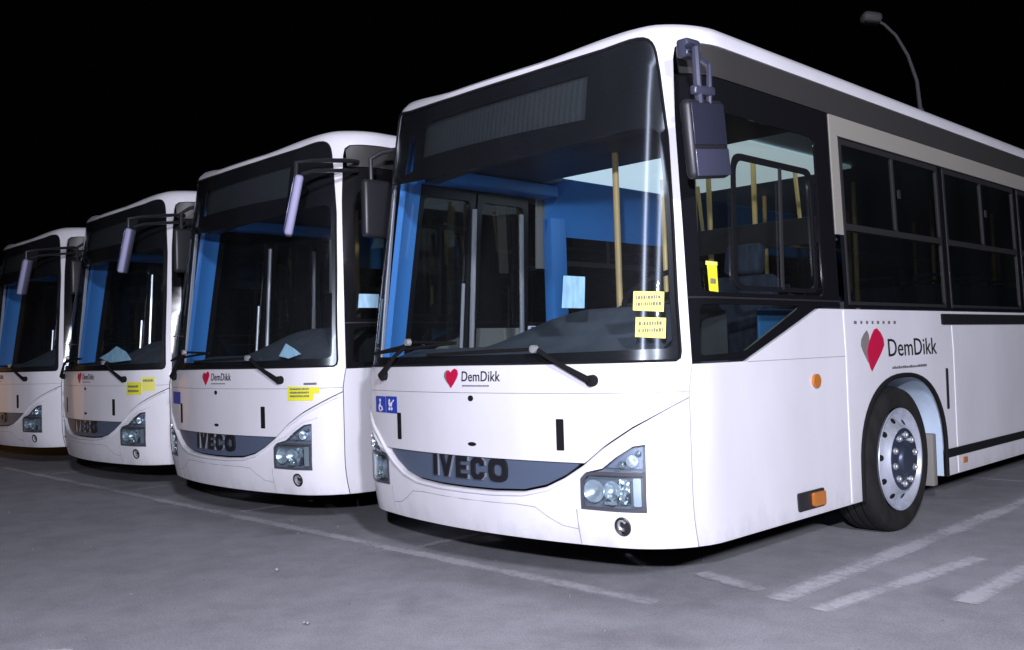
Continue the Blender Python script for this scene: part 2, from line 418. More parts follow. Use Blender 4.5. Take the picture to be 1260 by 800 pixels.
def multi(name, polys, m, parent, off, th, step=.05, fmap=S):
    b = MB()
    for P in polys:
        P2, F = flat2d(P, (), step); V, G = thick(P2, F, fmap, off, th); b.add(V, G)
    return b.build(name, m, parent)
def mir(P): return [(-a, b) for a, b in P][::-1]
def rect(a0, a1, b0, b1): return [(a0, b0), (a1, b0), (a1, b1), (a0, b1)]
def ell(cx, cy, rx, ry, n=24): return [(cx+rx*math.cos(2*math.pi*i/n), cy+ry*math.sin(2*math.pi*i/n)) for i in range(n)]
def stroke(P, w):
    a = [Vector(p) for p in P]; L = []; Rr = []
    for i in range(len(a)):
        t = (a[min(i+1, len(a)-1)]-a[max(i-1, 0)]).normalized(); nn = Vector((-t.y, t.x))*w/2
        L.append(tuple(a[i]+nn)); Rr.append(tuple(a[i]-nn))
    return Rr+L[::-1]
def text_mesh(name, body, m, parent, s0, z0, height, width, off=.004, th=.002, slope=0., fmap=S, bold=0.):
    cu = bpy.data.curves.new('t', 'FONT'); cu.body = body; cu.size = 1; cu.resolution_u = 3; cu.offset = bold
    to = bpy.data.objects.new('t', cu); COL.objects.link(to)
    dg = bpy.context.evaluated_depsgraph_get(); dg.update()
    me = bpy.data.meshes.new_from_object(to.evaluated_get(dg))
    P = [(v.co.x, v.co.y) for v in me.vertices]; F = [list(p.vertices) for p in me.polygons]
    bpy.data.objects.remove(to); bpy.data.curves.remove(cu); bpy.data.meshes.remove(me)
    x0 = min(p[0] for p in P); x1 = max(p[0] for p in P); y1 = max(p[1] for p in P); y0 = 0
    P2 = [(s0+(p[0]-x0)/(x1-x0)*width, z0+(p[1]-y0)/(y1-y0)*height+slope*(p[0]-x0)/(x1-x0)*width) for p in P]
    F = [f if sum(P2[f[i]][0]*P2[f[(i+1) % len(f)]][1]-P2[f[(i+1) % len(f)]][0]*P2[f[i]][1] for i in range(len(f))) > 0 else f[::-1] for f in F]
    V, G = thick(P2, F, fmap, off, th)
    return link(name, mesh(V, G, smooth=False), m, parent)
def tag(o, label=None, cat=None, group=None, kind=None):
    if label: o['label'] = label
    if cat: o['category'] = cat
    if group: o['group'] = group
    if kind: o['kind'] = kind
    return o

# ------------------------------------------------------------------ ground and painted bays
def sheet(name, P, z, m):
    me = bpy.data.meshes.new('m'); me.from_pydata([(x, y, z) for x, y in P], [], [list(range(len(P)))])
    u = me.uv_layers.new()
    for l in range(len(me.loops)): u.data[l].uv = ((0, 0), (1, 0), (1, 1), (0, 1))[l % 4]
    return tag(link(name, me, m), kind='structure')
sheet('ground', [(-250, -250), (250, -250), (250, 250), (-250, 250)], 0, 'asphalt')
def line(p, q, w, m='paint', z=.004):
    p = Vector(p); q = Vector(q); t = (q-p).normalized(); n = Vector((t.y, -t.x))*w/2
    sheet('parking_line', [tuple(p-n), tuple(p+n), tuple(q+n), tuple(q-n)], z, m)
line((-30, .36), (1.05, .29), .13)
line((.88, .93), (1.33, .80), .13, 'paint', .008)
for x in (-.95, -3.25, -5.4, -7.6): line((x, .42), (x, 6), .11, 'paint')
line((1.47, .70), (1.545, 12), .16)
line((1.72, .66), (1.90, 2.2), .13, 'paint')
line((2.17, 1.2), (2.25, 9), .14, 'paint')
line((.62, 5.38), (3.0, 5.40), .10, 'faint')
line((-.58, -2.06), (-.44, -1.93), .10, 'paint', .006)

# ------------------------------------------------------------------ THE BUS
YS = 0.987            # on the straight side y = s - YS
WIN_T, WIN_B, SILL = 2.50, 1.475, 1.455
WS_R = [(0, 2.816), (.30, 2.816), (.834, 2.826), (.989, 2.838), (1.03, 2.838), (1.062, 2.834), (1.088, 2.822), (1.108, 2.802), (1.122, 2.776), (1.132, 2.745), (1.153, 2.647), (1.211, 2.301), (1.252, 1.881), (1.284, 1.473),
        (1.308, 1.231), (1.304, 1.200), (1.284, 1.187), (.7, 1.187), (0, 1.190)]
WS = WS_R + [(-a, b) for a, b in WS_R[1:-1]][::-1]
WS = WS[::-1]
SMILE_R = [(1.352, 1.000), (1.275, .968), (1.197, .930), (1.066, .862), (.92, .768), (.81, .682), (.70, .615), (.58, .560), (.43, .526), (.22, .514), (0, .512)]
def bus_parts():
    root = bpy.data.objects.new('city_bus', None); COL.objects.link(root); root.empty_display_size = .5
    P = lambda name, outer, m, parent=root, **k: panel(name, outer, m, parent, **k)
    VT = ZR+RR*math.pi/2+.04; SM = SMAX-.002; RE = 12.20
    # --- upper shell with the windscreen and side-glass openings
    ap = [(1.372, 1.172), (1.305, 1.84), (1.246, 2.38), (1.222, 2.72), (1.228, 2.775), (1.26, 2.800), (1.34, 2.806), (11.75, 2.812), (11.75, 1.452)]
    half = [(0, 1.036), (1.352, 1.036), (1.362, 1.172)]+ap[1:8]+[(11.80, 2.78), (11.80, 1.47), (RE, 1.45), (RE, .30), (SM, .30), (SM, VT)]
    half = [(0, 1.036), (1.352, 1.036), (1.372, 1.172), (1.305, 1.84), (1.246, 2.38), (1.222, 2.72), (1.228, 2.775), (1.26, 2.800), (1.34, 2.806), (11.75, 2.812), (11.75, 1.46), (RE, 1.46), (RE, .30), (SM, .30), (SM, VT)]
    outer = half+[(-a, b) for a, b in half[1:]][::-1]
    shell = P('body_shell', outer, 'white', holes=[WS], th=.02, step=.05)
    # --- roof
    n = 60; V = []; F = []
    for i in range(n+1):
        s = SM*i/n if i < n else SM
        s = SM*(i/n)**1.0
        a = Vector(S(s, VT-.01)); b = Vector(S(-s, VT-.01))
        for k in range(9):
            t = k/8; p = a.lerp(b, t); p.z += .006*math.sin(math.pi*t)*min(1, i/6); V.append(p)
    for i in range(n):
        for k in range(8): F.append([i*9+k, i*9+k+1, (i+1)*9+k+1, (i+1)*9+k])
    link('roof', mesh(V, F), 'white', root)
    # --- front: hood flap, bumper, grille
    hoodR = [(0, .690), (.806, .690), (.821, .700), (.924, .781), (1.068, .872), (1.198, .938), (1.275, .975), (1.350, 1.007), (1.352, 1.0335)]
    hood = hoodR+[(-a, b) for a, b in hoodR[1:]][::-1]
    hood_o = P('hood_flap', hood, 'white', th=.03, step=.05)
    HL = [(.782, .470), (.786, .600), (.800, .645), (.885, .668), (.972, .724), (1.060, .778), (1.122, .790), (1.126, .462)]
    HL = [(.782, .468), (1.114, .462), (1.124, .560), (1.126, .786), (1.066, .778), (.975, .722), (.905, .668), (.815, .646), (.788, .618)]
    bum = [(-1.352, Z0)]+[(0, Z0)]+[(1.352, Z0)]+[(a, b) for a, b in SMILE_R]+[(-a, b) for a, b in SMILE_R[:-1]][::-1]
    tow = ell(.995, .388, .040, .046)
    bumper = P('bumper', bum, 'bumper', holes=[HL, mir(HL), tow], th=.03, step=.045)
    full = [(a, b) for a, b in SMILE_R]+[(-a, b) for a, b in SMILE_R[:-1]][::-1]
    lip = MB(); lip.tube([S(a, b-.012, .003) for a, b in resample(full, .05)[:-1] if b < .995][:], .011, 8)
    lip_o = lip.build('bumper_lip', 'bumper', bumper)
    cre = MB()
    for sg in (1, -1):
        cre.tube([S(sg*a, b, -.0015) for a, b in [(0, .452), (.2, .454), (.38, .458), (.50, .452), (.58, .405), (.66, .370), (.748, .36)]], .003, 6)
    cre.tube([S(.752, b, -.0015) for b in (.285, .36, .46)], .004, 6); cre.tube([S(-.752, b, -.0015) for b in (.285, .36, .46)], .004, 6)
    cre.build('bumper_groove', 'hairline', bumper)
    gr_R = [(0, .525), (.22, .527), (.43, .538), (.57, .570), (.69, .625), (.755, .668), (.772, .684), (0, .684)]
    gr = gr_R[:-1]+[(-a, b) for a, b in gr_R[1:-1]][::-1]
    gr = [(a, b) for a, b in gr_R[:-1]]+[(-a, b) for a, b in gr_R[1:-1]][::-1]
    grille = P('grille', gr, 'grille', off=-.014, th=.03, step=.05)
    # maker's letters on the grille
    h0, h1 = .568, .686
    def lt(x, w, segs): return [[(x+a*w, h0+(h1-h0)*b) for a, b in sg] for sg in segs]
    chars = [lt(-.268, .034, [rect(0, 1, 0, 1)]),
             lt(-.208, .112, [[(.37, 0), (.63, 0), (1, 1), (.73, 1), (.50, .34), (.27, 1), (0, 1)]]),
             lt(-.066, .092, [[(0, 0), (1, 0), (1, .2), (.32, .2), (.32, .41), (.92, .41), (.92, .59), (.32, .59), (.32, .8), (1, .8), (1, 1), (0, 1)]]),
             lt(.056, .102, [[(.25, 0), (.78, 0), (1, .17), (1, .34), (.70, .34), (.64, .22), (.38, .22), (.30, .3), (.30, .7), (.38, .78), (.64, .78), (.70, .66), (1, .66), (1, .83), (.78, 1), (.25, 1), (0, .8), (0, .2)]])]
    for polys in chars:
        lo_ = multi('lettering', polys, 'letter', grille, .004, .012, .03)
        cx = (min(a for q in polys for a, _ in q)+max(a for q in polys for a, _ in q))/2
        multi('letter_edge', [[(cx+(a-cx)*1.10+(.003 if a > cx else -.003), b-.003 if b < .627 else b) for a, b in q] for q in polys], 'edge', lo_, -.002, .010, .03)
    P2, F = flat2d(rounded(rect(.190, .322, h0-.002, h1+.002), .048), [rounded(rect(.224, .288, h0+.028, h1-.028), .026)], .03)
    b = MB(); V, G = thick(P2, F, S, .002, .014); b.add(V, G); b.build('lettering', 'letter', grille)
    # vents, lock holes
    for s in (.672, -.632):
        P('hood_vent', rounded(rect(s-.022, s+.022, .748, .906), .006), 'rubber', off=.003, th=.004)
    P('hood_lock', ell(.070, 1.005, .020, .016), 'rubber', off=.003, th=.004); P('hood_lock', ell(.072, .757, .032, .011), 'rubber', off=.003, th=.004)
    # --- headlights
    for sg in (1, -1):
        f = (lambda L: L) if sg > 0 else mir
        rim = MB()
        h = P('headlight', f(HL), 'hlback', off=-.055, th=.004, step=.04)
        wall = MB(); lp = resample(f(HL), .04); nn = len(lp)
        V = [S(a, b, 0) for a, b in lp]+[S(a, b, -.056) for a, b in lp]
        wall.add(V, [[i, (i+1) % nn, (i+1) % nn+nn, i+nn] for i in range(nn)]); wall.build('bezel', 'hlback', h)
        lo = [(.795, .482), (1.100, .476), (1.104, .628), (.826, .632), (.800, .606)]
        up = [(.925, .668), (1.110, .660), (1.114, .775), (1.070, .768), (.985, .716)]
        P('lens', f(rounded(rect(.786, 1.118, .470, .640), .02)), 'lens', parent=h, off=.002, th=.004, step=.04)
        P('lens', f([(.908, .660), (1.120, .652), (1.122, .782), (1.066, .774), (.977, .719)]), 'lens', parent=h, off=.002, th=.004, step=.04)
        fr = P('bezel', f([(.782, .464), (1.122, .458), (1.124, .646), (.900, .652), (.814, .644), (.784, .614)]), 'darkbezel', parent=h, off=.006, th=.01,
               holes=[f([(.797, .479), (1.108, .473), (1.110, .634), (.830, .636), (.802, .606)])], step=.04)
        # reflectors: a round dipped lamp and two square bowls, and the indicator above
        def bowl(s, z, r, m='chrome', d=-.048):
            c = Vector(S(sg*s, z, d)); e = 1e-3
            nrm = (Vector(S(sg*s, z, .05))-Vector(S(sg*s, z, 0))).normalized()
            q = MB(); q.lathe([(0, .001), (.001, r*.28), (.012, r*.62), (.034, r*.96), (.036, r), (.030, r*1.02), (.0, r*.8)], c, nrm, 28); return q.build('reflector', m, h)
        bowl(.848, .553, .056); bowl(.945, .560, .046); bowl(.945, .515, .030, 'reeded')
        P('reflector', f(rounded(rect(.985, 1.040, .492, .615), .01)), 'reeded', parent=h, off=-.02, th=.02, step=.03)
        P('reflector', f(rounded(rect(1.060, 1.098, .485, .622), .008)), 'chrome', parent=h, off=-.006, th=.02, step=.03)
        P('reflector', f(rounded(rect(.905, .972, .490, .505), .004)), 'chrome', parent=h, off=-.012, th=.01, step=.03)
        P('reflector', f([(.915, .670), (1.108, .664), (1.112, .772), (1.066, .764), (.980, .712)]), 'lilac', parent=h, off=-.030, th=.01, step=.03)
        bowl(1.062, .706, .030, 'chrome', -.026); bowl(1.092, .744, .014, 'reeded', -.026); bowl(1.010, .690, .017, 'reeded', -.026)
        lipt = MB(); lipt.tube([S(sg*a, b, .004) for a, b in [(.80, .664), (.90, .690), (.98, .742), (1.06, .798), (1.13, .815), (1.17, .832)]], .006, 6); lipt.build('brow', 'bumper', h)
    # tow-eye recess
    t = P('tow_eye', ell(.995, .388, .040, .046), 'dark', off=-.045, th=.004, step=.02)
    b = MB(); b.tube([S(.995+.036*math.cos(a), .388+.042*math.sin(a), .001) for a in [2*math.pi*i/24 for i in range(25)]], .006, 6, False); b.build('ring', 'mirrordark', t)
    b = MB(); b.tube([S(.985+.02*math.cos(a), .392+.024*math.sin(a), -.02) for a in [.4+4.6*i/14 for i in range(15)]], .009, 8); b.build('hook', 'steel', t)
    # --- windscreen: frit border with a clear area, glass over it, header box with display
    clearR = [(0, 2.300), (.50, 2.312), (1.02, 2.352), (1.120, 2.356), (1.165, 2.330), (1.196, 2.10), (1.228, 1.80), (1.252, 1.473), (1.268, 1.285), (1.262, 1.258), (1.235, 1.245), (.6, 1.238), (0, 1.238)]
    clear = (clearR+[(-a, b) for a, b in clearR[1:-1]][::-1])[::-1]
    notch = [(-.845, 2.395), (-.735, 2.40), (-.735, 2.635), (-.815, 2.625)]
    dsp = [(-.60, 2.470), (.745, 2.455), (.745, 2.718), (-.60, 2.712)]
    inset = [(a*.999, b+(.004 if b < 2 else -.004)) for a, b in WS]
    ws = P('windscreen', inset, 'pane', off=-.004, th=0, step=.05)
    fr = P('windscreen_border', inset, 'frit', parent=ws, holes=[clear, notch, dsp], off=-.009, th=.006, step=.05)
    hd = P('display_box', [(-.72, 2.33), (1.10, 2.37), (1.08, 2.78), (-.70, 2.76)], 'dark', parent=ws, holes=[], off=-.10, th=.10, step=.08)
    dp = P('destination_display', [(-.66, 2.40), (.80, 2.40), (.80, 2.74), (-.66, 2.73)], 'display', off=-.045, th=.02, step=.08)
    tr_ = MB(); tr_.tube([S(a, b, .002) for a, b in resample(WS, .06)]+[S(*WS[0], .002)], .007, 6, False); tr_.build('seal', 'rubber', ws)
    # --- wipers
    def wiper(p0, p1, blade, r=.012):
        w = MB(); w.tube([S(*p0, .030), S(p0[0]*.6+p1[0]*.4, p0[1]*.6+p1[1]*.4, .050), S(*p1, .036)], [r*1.25, r, r*1.6], 8)
        o = w.build('wiper', 'rubber', root)
        b = MB(); b.lathe([(-.035, .001), (-.035, .030), (.010, .028), (.020, .018), (.020, .001)], S(*p1, .022), Vector(S(*p1, .1))-Vector(S(*p1, 0)), 16); b.build('pivot', 'rubber', o)
        c = MB(); c.tube([S(*q, .016) for q in resample(blade+[blade[-1]], .1)], .009, 6); c.build('blade', 'rubber', o)
        k = MB(); k.lathe([(-.012, .001), (-.012, .022), (.016, .020), (.018, .001)], S(*p0, .045), Vector(S(*p0, .1))-Vector(S(*p0, 0)), 12); k.build('cap', 'steel', o)
    wiper((.545, 1.262), (.870, 1.098), [(-.30, 1.246), (.20, 1.258), (.545, 1.262)])
    wiper((-.475, 1.325), (-.800, 1.128), [(-1.00, 1.262), (-.60, 1.300), (-.475, 1.325), (-.05, 1.310)])
    # --- sides
    ARC = 3.745; WZ = .458
    def arch(c, rx=.655, rz=.562, n=26):
        out = []
        for i in range(n+1):
            a = math.pi*(1-i/n); co, si = math.cos(a), math.sin(a); e = 2/2.35
            out.append((c+rx*math.copysign(abs(co)**e, co), WZ+rz*abs(si)**e))
        return [(c-rx, Z0)]+out+[(c+rx, Z0)]
    A2 = ARC+6.2
    for sg in (1, -1):
        f = (lambda L: L) if sg > 0 else mir
        if sg > 0:
            p1 = [(1.358, Z0), (2.938, Z0), (2.938, 1.447), (2.624, 1.447), (1.815, 1.166), (1.376, 1.166), (1.358, 1.03)]
            P('side_panel', p1, 'side', th=.02, step=.07)
        else:
            P('side_panel', f([(1.358, Z0), (1.50, Z0), (1.50, 1.166), (1.376, 1.166), (1.358, 1.03)]), 'side', th=.02, step=.07)
            P('side_panel', f([(2.80, Z0), (2.938, Z0), (2.938, 1.447), (2.80, 1.447)]), 'side', th=.02, step=.07)
        a1 = arch(ARC); a2 = arch(A2)
        P('side_panel', f([(2.944, Z0)]+a1+[(4.618, Z0), (4.618, 1.447), (2.944, 1.447)]), 'side', th=.02, step=.07)
        P('side_panel', f([(4.624, Z0)]+a2+[(RE-.006, Z0), (RE-.006, 1.447), (4.624, 1.447)]), 'side', th=.02, step=.12)
        for s_, z0, z1 in ((2.941, Z0+.005, 1.44), (4.621, Z0+.005, 1.345), (6.24, .50, 1.34), (7.86, .50, 1.34)):
            P('panel_trim', f(rect(s_-.008, s_+.008, z0, z1)), 'seam', off=.004, th=.004, step=.2)
        # inner lining so that nothing shows through the gaps
        P('inner_lining', f([(1.36, .36), (3.02, .36), (3.02, 1.10), (4.50, 1.10), (4.50, .36), (9.2, .36), (9.2, 1.1), (10.7, 1.1), (10.7, .36), (12.0, .36), (12.0, 1.44), (2.6, 1.44), (1.8, 1.15), (1.37, 1.15)]) if sg > 0 else
          f([(2.82, .36), (3.02, .36), (3.02, 1.10), (4.50, 1.10), (4.50, .36), (9.2, .36), (9.2, 1.1), (10.7, 1.1), (10.7, .36), (12.0, .36), (12.0, 1.44), (2.82, 1.44)]), 'bluedark', off=-.03, th=.01, step=.2)
        # charcoal cantrail over the windows, black pillars, glazing
        P('cantrail', f([(1.262, 2.640), (11.74, 2.640), (11.74, 2.806), (1.34, 2.800), (1.268, 2.794), (1.236, 2.765)]), 'cantrail', off=-.002, th=.02, step=.12)
        wins = [(3.03, 4.56), (4.655, 6.185), (6.28, 7.81), (7.905, 9.435), (9.53, 10.9)]
        holes = [rect(a, b_, WIN_B, WIN_T) for a, b_ in wins]
        P('window_band', f([(3.015, 1.456), (11.74, 1.456), (11.74, 2.634), (3.015, 2.634)][:2]+[(11.74, 2.508), (3.015, 2.508)]), 'black', holes=[f(h) for h in holes] if sg > 0 else [f(h) for h in holes], off=-.003, th=.02, step=.15)
        P('window_header', f([(3.0, 2.512), (11.74, 2.512), (11.74, 2.634), (2.908, 2.634), (2.908, 1.90), (3.010, 1.90), (3.010, 2.506)]), 'beige', off=.004, th=.02, step=.12)
        for a, b_ in wins:
            w = P('side_window', f(rect(a+.002, b_-.002, WIN_B, WIN_T)), 'frame', holes=[f(rounded(rect(a+.03, (a+b_)/2-.012, 1.975, WIN_T-.035), .02)), f(rounded(rect((a+b_)/2+.012, b_-.03, 1.975, WIN_T-.035), .02)), f(rounded(rect(a+.02, b_-.02, WIN_B+.02, 1.935), .02))],
                  off=.001, th=.02, step=.15)
            P('pane', f(rect(a+.01, b_-.01, WIN_B+.01, WIN_T-.01)), 'tint', parent=w, off=-.010, th=0, step=.2)
            if sg > 0:
                P('latch', f(rounded(rect((a+b_)/2+.05, (a+b_)/2+.085, 2.20, 2.26), .008)), 'frame', parent=w, off=.008, th=.01)
        P('rub_strip', f(rounded(rect(4.43, 11.6, 1.352, 1.428), .01)), 'rubber', off=.014, th=.016, step=.2)
        P('skirt_strip', f(rect(4.43, 9.4, .410, .468)), 'rubber', off=.012, th=.014, step=.2)
        # arch lip and liner
        for c in (ARC, A2):
            lp = MB(); ar = arch(c)
            lp.tube([S(sg*a, b, .004) for a, b in ar], .016, 8); lpo = lp.build('wheel_arch', 'rubber', root)
            V = []; F = []; ar2 = [(a, b) for a, b in ar]
            for a, b in ar2:
                o = Vector(S(sg*a, b, 0)); V += [o, Vector((sg*.62, o.y, o.z))]
            for i in range(len(ar2)-1): F.append([2*i, 2*i+1, 2*i+3, 2*i+2])
            link('arch_liner', mesh(V, F), 'liner', lpo)
            fl = MB(); fl.box(sg*.80, sg*1.235, c-YS+.53, c-YS+.60, .22, .585, .01); fl.build('mud_flap', 'flap', lpo)
    # driver's side: big black framed window, dark quarter light below it
    dw = [(1.366, 1.176), (1.30, 1.84), (1.243, 2.38), (1.230, 2.632), (2.904, 2.632), (2.904, 1.456), (2.612, 1.456), (1.812, 1.176)]
    cl1 = rounded([(1.425, 1.52), (1.372, 2.05), (1.345, 2.46), (2.70, 2.46), (2.72, 1.52)], .06)
    cl2 = rounded([(1.42, 1.205), (1.415, 1.46), (2.42, 1.46), (1.80, 1.215)], .04)
    d = P('driver_window', dw, 'black', holes=[cl1, cl2], off=-.003, th=.015, step=.06)
    P('pane', [(1.37, 1.19), (1.31, 1.84), (1.27, 2.55), (2.85, 2.55), (2.85, 1.47), (2.55, 1.46), (1.80, 1.19)], 'sidepane', parent=d, off=-.012, th=0, step=.08)
    P('window_rail', rect(1.345, 2.905, 1.488, 1.498), 'frame', parent=d, off=.004, th=.006, step=.1)
    sl = rounded([(1.70, 1.535), (1.665, 2.26), (2.63, 2.26), (2.64, 1.535)], .09)
    sl_i = rounded([(1.735, 1.56), (1.702, 2.225), (2.60, 2.225), (2.61, 1.56)], .08)
    P('sliding_frame', sl, 'frit', parent=d, holes=[sl_i], off=.003, th=.012, step=.08)
    P('sliding_frame', rect(2.205, 2.228, 1.55, 2.23), 'frame', parent=d, off=.004, th=.012, step=.1)
    # --- passenger side front door
    for (a, b_) in ((1.53, 2.13), (2.155, 2.765)):
        o = P('door_leaf', mir(rect(a, b_, .36, 2.45)), 'frit', holes=[mir(rounded(rect(a+.055, b_-.055, .50, 2.36), .05))], off=-.012, th=.035, step=.1)
        P('pane', mir(rect(a+.03, b_-.03, .46, 2.40)), 'sidepane', parent=o, off=-.025, th=0, step=.15)
        q = MB(); q.tube([S(-(b_-.12), .9, -.09), S(-(b_-.12), 1.75, -.09)], .013, 8); q.build('handle', 'steel', o)
        q = MB(); q.tube([S(-(b_-.02 if a < 2 else b_-.10), .45, -.06), S(-(b_-.02 if a < 2 else b_-.10), 2.30, -.06)], .019, 8); q.build('edge_seal', 'steel', o)
    P('door_header', mir([(1.262, 2.632), (1.30, 2.46), (3.0, 2.46), (2.9, 2.632)]), 'black', off=-.004, th=.03, step=.1)
    P('door_post', mir([(1.375, 1.172), (1.50, 1.172), (1.50, 2.455), (1.262, 2.455), (1.305, 1.84)]), 'black', holes=[], off=-.004, th=.012, step=.1)
    q = MB(); q.tube([S(a, 1.164, -.001) for a in np.linspace(1.83, 2.93, 12).tolist()], .0025, 6); q.build('panel_seam', 'hairline', root)
    # --- marker lamps, vent, lower lamp
    m = P('side_marker', ell(2.545, 1.033, .042, .040), 'amber', off=.016, th=.018, step=.02)
    m = P('side_lamp', rounded(rect(2.285, 2.585, .322, .425), .015), 'mirrordark', off=.008, th=.01, step=.04)
    P('lens', rounded(rect(2.435, 2.570, .335, .412), .015), 'amber', parent=m, off=.026, th=.020, step=.03)
    P('side_lamp', rounded(rect(4.705, 4.775, .345, .385), .008), 'amber', off=.012, th=.014, step=.03)
    P('side_vent', rounded(rect(4.455, 4.495, .750, 1.040), .012), 'mirrordark', off=.004, th=.006, step=.05)
    # --- operator emblem, side and front
    def leaf(cx, cy, rx, rt, rb):
        L = []
        for i in range(25):
            a = math.pi*2*i/24; x = math.cos(a); y = math.sin(a)
            L.append((cx+rx*x*(1-.16*abs(y)), cy+(rt if y > 0 else rb)*y))
        return L[:-1]
    e = P('emblem', [(3.27, 1.085), (3.215, 1.13), (3.165, 1.185), (3.140, 1.225), (3.150, 1.262), (3.195, 1.298), (3.235, 1.318), (3.258, 1.29), (3.262, 1.22)], 'leafgrey', off=.003, th=.002, step=.05)
    P('heart', [(3.272, 1.062), (3.325, 1.105), (3.42, 1.180), (3.462, 1.222), (3.458, 1.262), (3.425, 1.300), (3.372, 1.330), (3.335, 1.322), (3.29, 1.285), (3.245, 1.235), (3.215, 1.185), (3.225, 1.135), (3.250, 1.085)], 'red', parent=e, off=.006, th=.003, step=.05)
    text_mesh('lettering', 'DemDikk', 'letter', e, 3.525, 1.148, .112, .785, bold=.0)
    k = MB(); r_ = random.Random(3); polys = []; x = 3.57
    while x < 4.11:
        w = r_.uniform(.012, .035); polys.append(rect(x, x+w, 1.066, 1.078+r_.choice((0, .004)))); x += w+.010
    multi('small_print', polys, 'grey', e, .005, .002, .1)
    polys = []; x = 3.065
    while x < 3.70:
        w = r_.uniform(.02, .034); polys.append(rect(x, x+w, 1.358, 1.376)); x += w+.055
    multi('small_print', polys, 'grey', e, .005, .002, .1)
    e = P('emblem', [(-.090, 1.066), (-.128, 1.096), (-.148, 1.122), (-.148, 1.144), (-.128, 1.160), (-.104, 1.155), (-.094, 1.12)], 'leafgrey', off=.003, th=.002, step=.03)
    P('heart', [(-.088, 1.060), (-.062, 1.084), (-.034, 1.116), (-.026, 1.138), (-.034, 1.158), (-.056, 1.168), (-.076, 1.160), (-.090, 1.146), (-.104, 1.158), (-.124, 1.152), (-.130, 1.130), (-.116, 1.096)], 'red', parent=e, off=.006, th=.003, step=.03)
    text_mesh('lettering', 'DemDikk', 'letter', e, .004, 1.098, .054, .292, bold=.001)
    polys = []; x = .01
    while x < .21:
        w = r_.uniform(.006, .016); polys.append(rect(x, x+w, 1.070, 1.077)); x += w+.005
    multi('small_print', polys, 'grey', e, .005, .002, .1)
    # --- underside
    u = MB(); u.box(-1.17, 1.17, .62, 2.25, .29, .33); u.box(-.72, .72, 2.25, 3.5, .29, .33); u.box(-1.17, 1.17, 3.5, 8.4, .29, .33); u.box(-.72, .72, 8.4, 9.8, .29, .33); u.box(-1.17, 1.17, 9.8, 11.7, .29, .33)
    u.build('underbody', 'under', root)
    # --- wheels
    proto = wheel(root)
    first = True
    for (x, y, sg) in ((1.262, 2.70, 1), (-1.262, 2.70, -1), (1.262, 8.90, 1), (-1.262, 8.90, -1)):
        w = proto if first else copy_tree(proto, root); first = False
        w.location = (x, y, .474); w.rotation_euler = (.2, 0, 0) if sg > 0 else (.5, 0, math.pi)
    cabin(root)
    return root

def wheel(root):
    R0 = .474
    t = MB(); prof = [(-.285, .335), (-.295, .36), (-.295, .43), (-.28, .455), (-.26, R0-.006), (-.245, R0)]
    for x in (-.21, -.155, -.10):
        prof += [(x-.008, R0), (x-.006, R0-.016), (x+.006, R0-.016), (x+.008, R0)]
    prof += [(-.060, R0), (-.038, R0-.006), (-.016, .458), (-.003, .435), (.004, .405), (.002, .375), (-.006, .350), (-.016, .336), (-.03, .332)]
    t.lathe(prof, (0, 0, 0), (1, 0, 0), 64)
    w = bpy.data.objects.new('wheel', None); COL.objects.link(w); w.parent = root
    t.build('tyre', 'tyre', w)
    r = MB(); r.lathe([(-.28, .334), (-.20, .305), (-.06, .300), (-.026, .312), (-.004, .334), (.002, .332), (.000, .322), (-.020, .306), (-.040, .292), (-.036, .270), (-.012, .235), (.012, .214), (.020, .206), (.018, .196)], (0, 0, 0), (1, 0, 0), 64)
    ro = r.build('rim', 'alu', w)
    for k in range(10):
        a = 2*math.pi*(k+.5)/10; ct, st = math.cos(a), math.sin(a); h = MB()
        h.lathe([(-.006, .001), (-.006, .021), (.003, .020), (.0035, .001)], (-.024, .254*ct, .254*st), (.82, .57*ct, .57*st), 16)
        h.build('vent_hole', 'rubber', ro)
    h = MB(); h.lathe([(.019, .203), (.022, .196), (.020, .105), (.026, .096), (.040, .090), (.048, .080), (.052, .04), (.052, .001)], (0, 0, 0), (1, 0, 0), 44); ho = h.build('hub', 'hub', w)
    for k in range(10):
        a = 2*math.pi*k/10; c = (.018, .158*math.cos(a), .158*math.sin(a)); n = MB()
        n.lathe([(0, .001), (0, .023), (.014, .022), (.018, .015), (.024, .013), (.026, .001)], c, (1, 0, 0), 8)
        n.build('wheel_nut', 'steel', w, smooth=False)
    return w

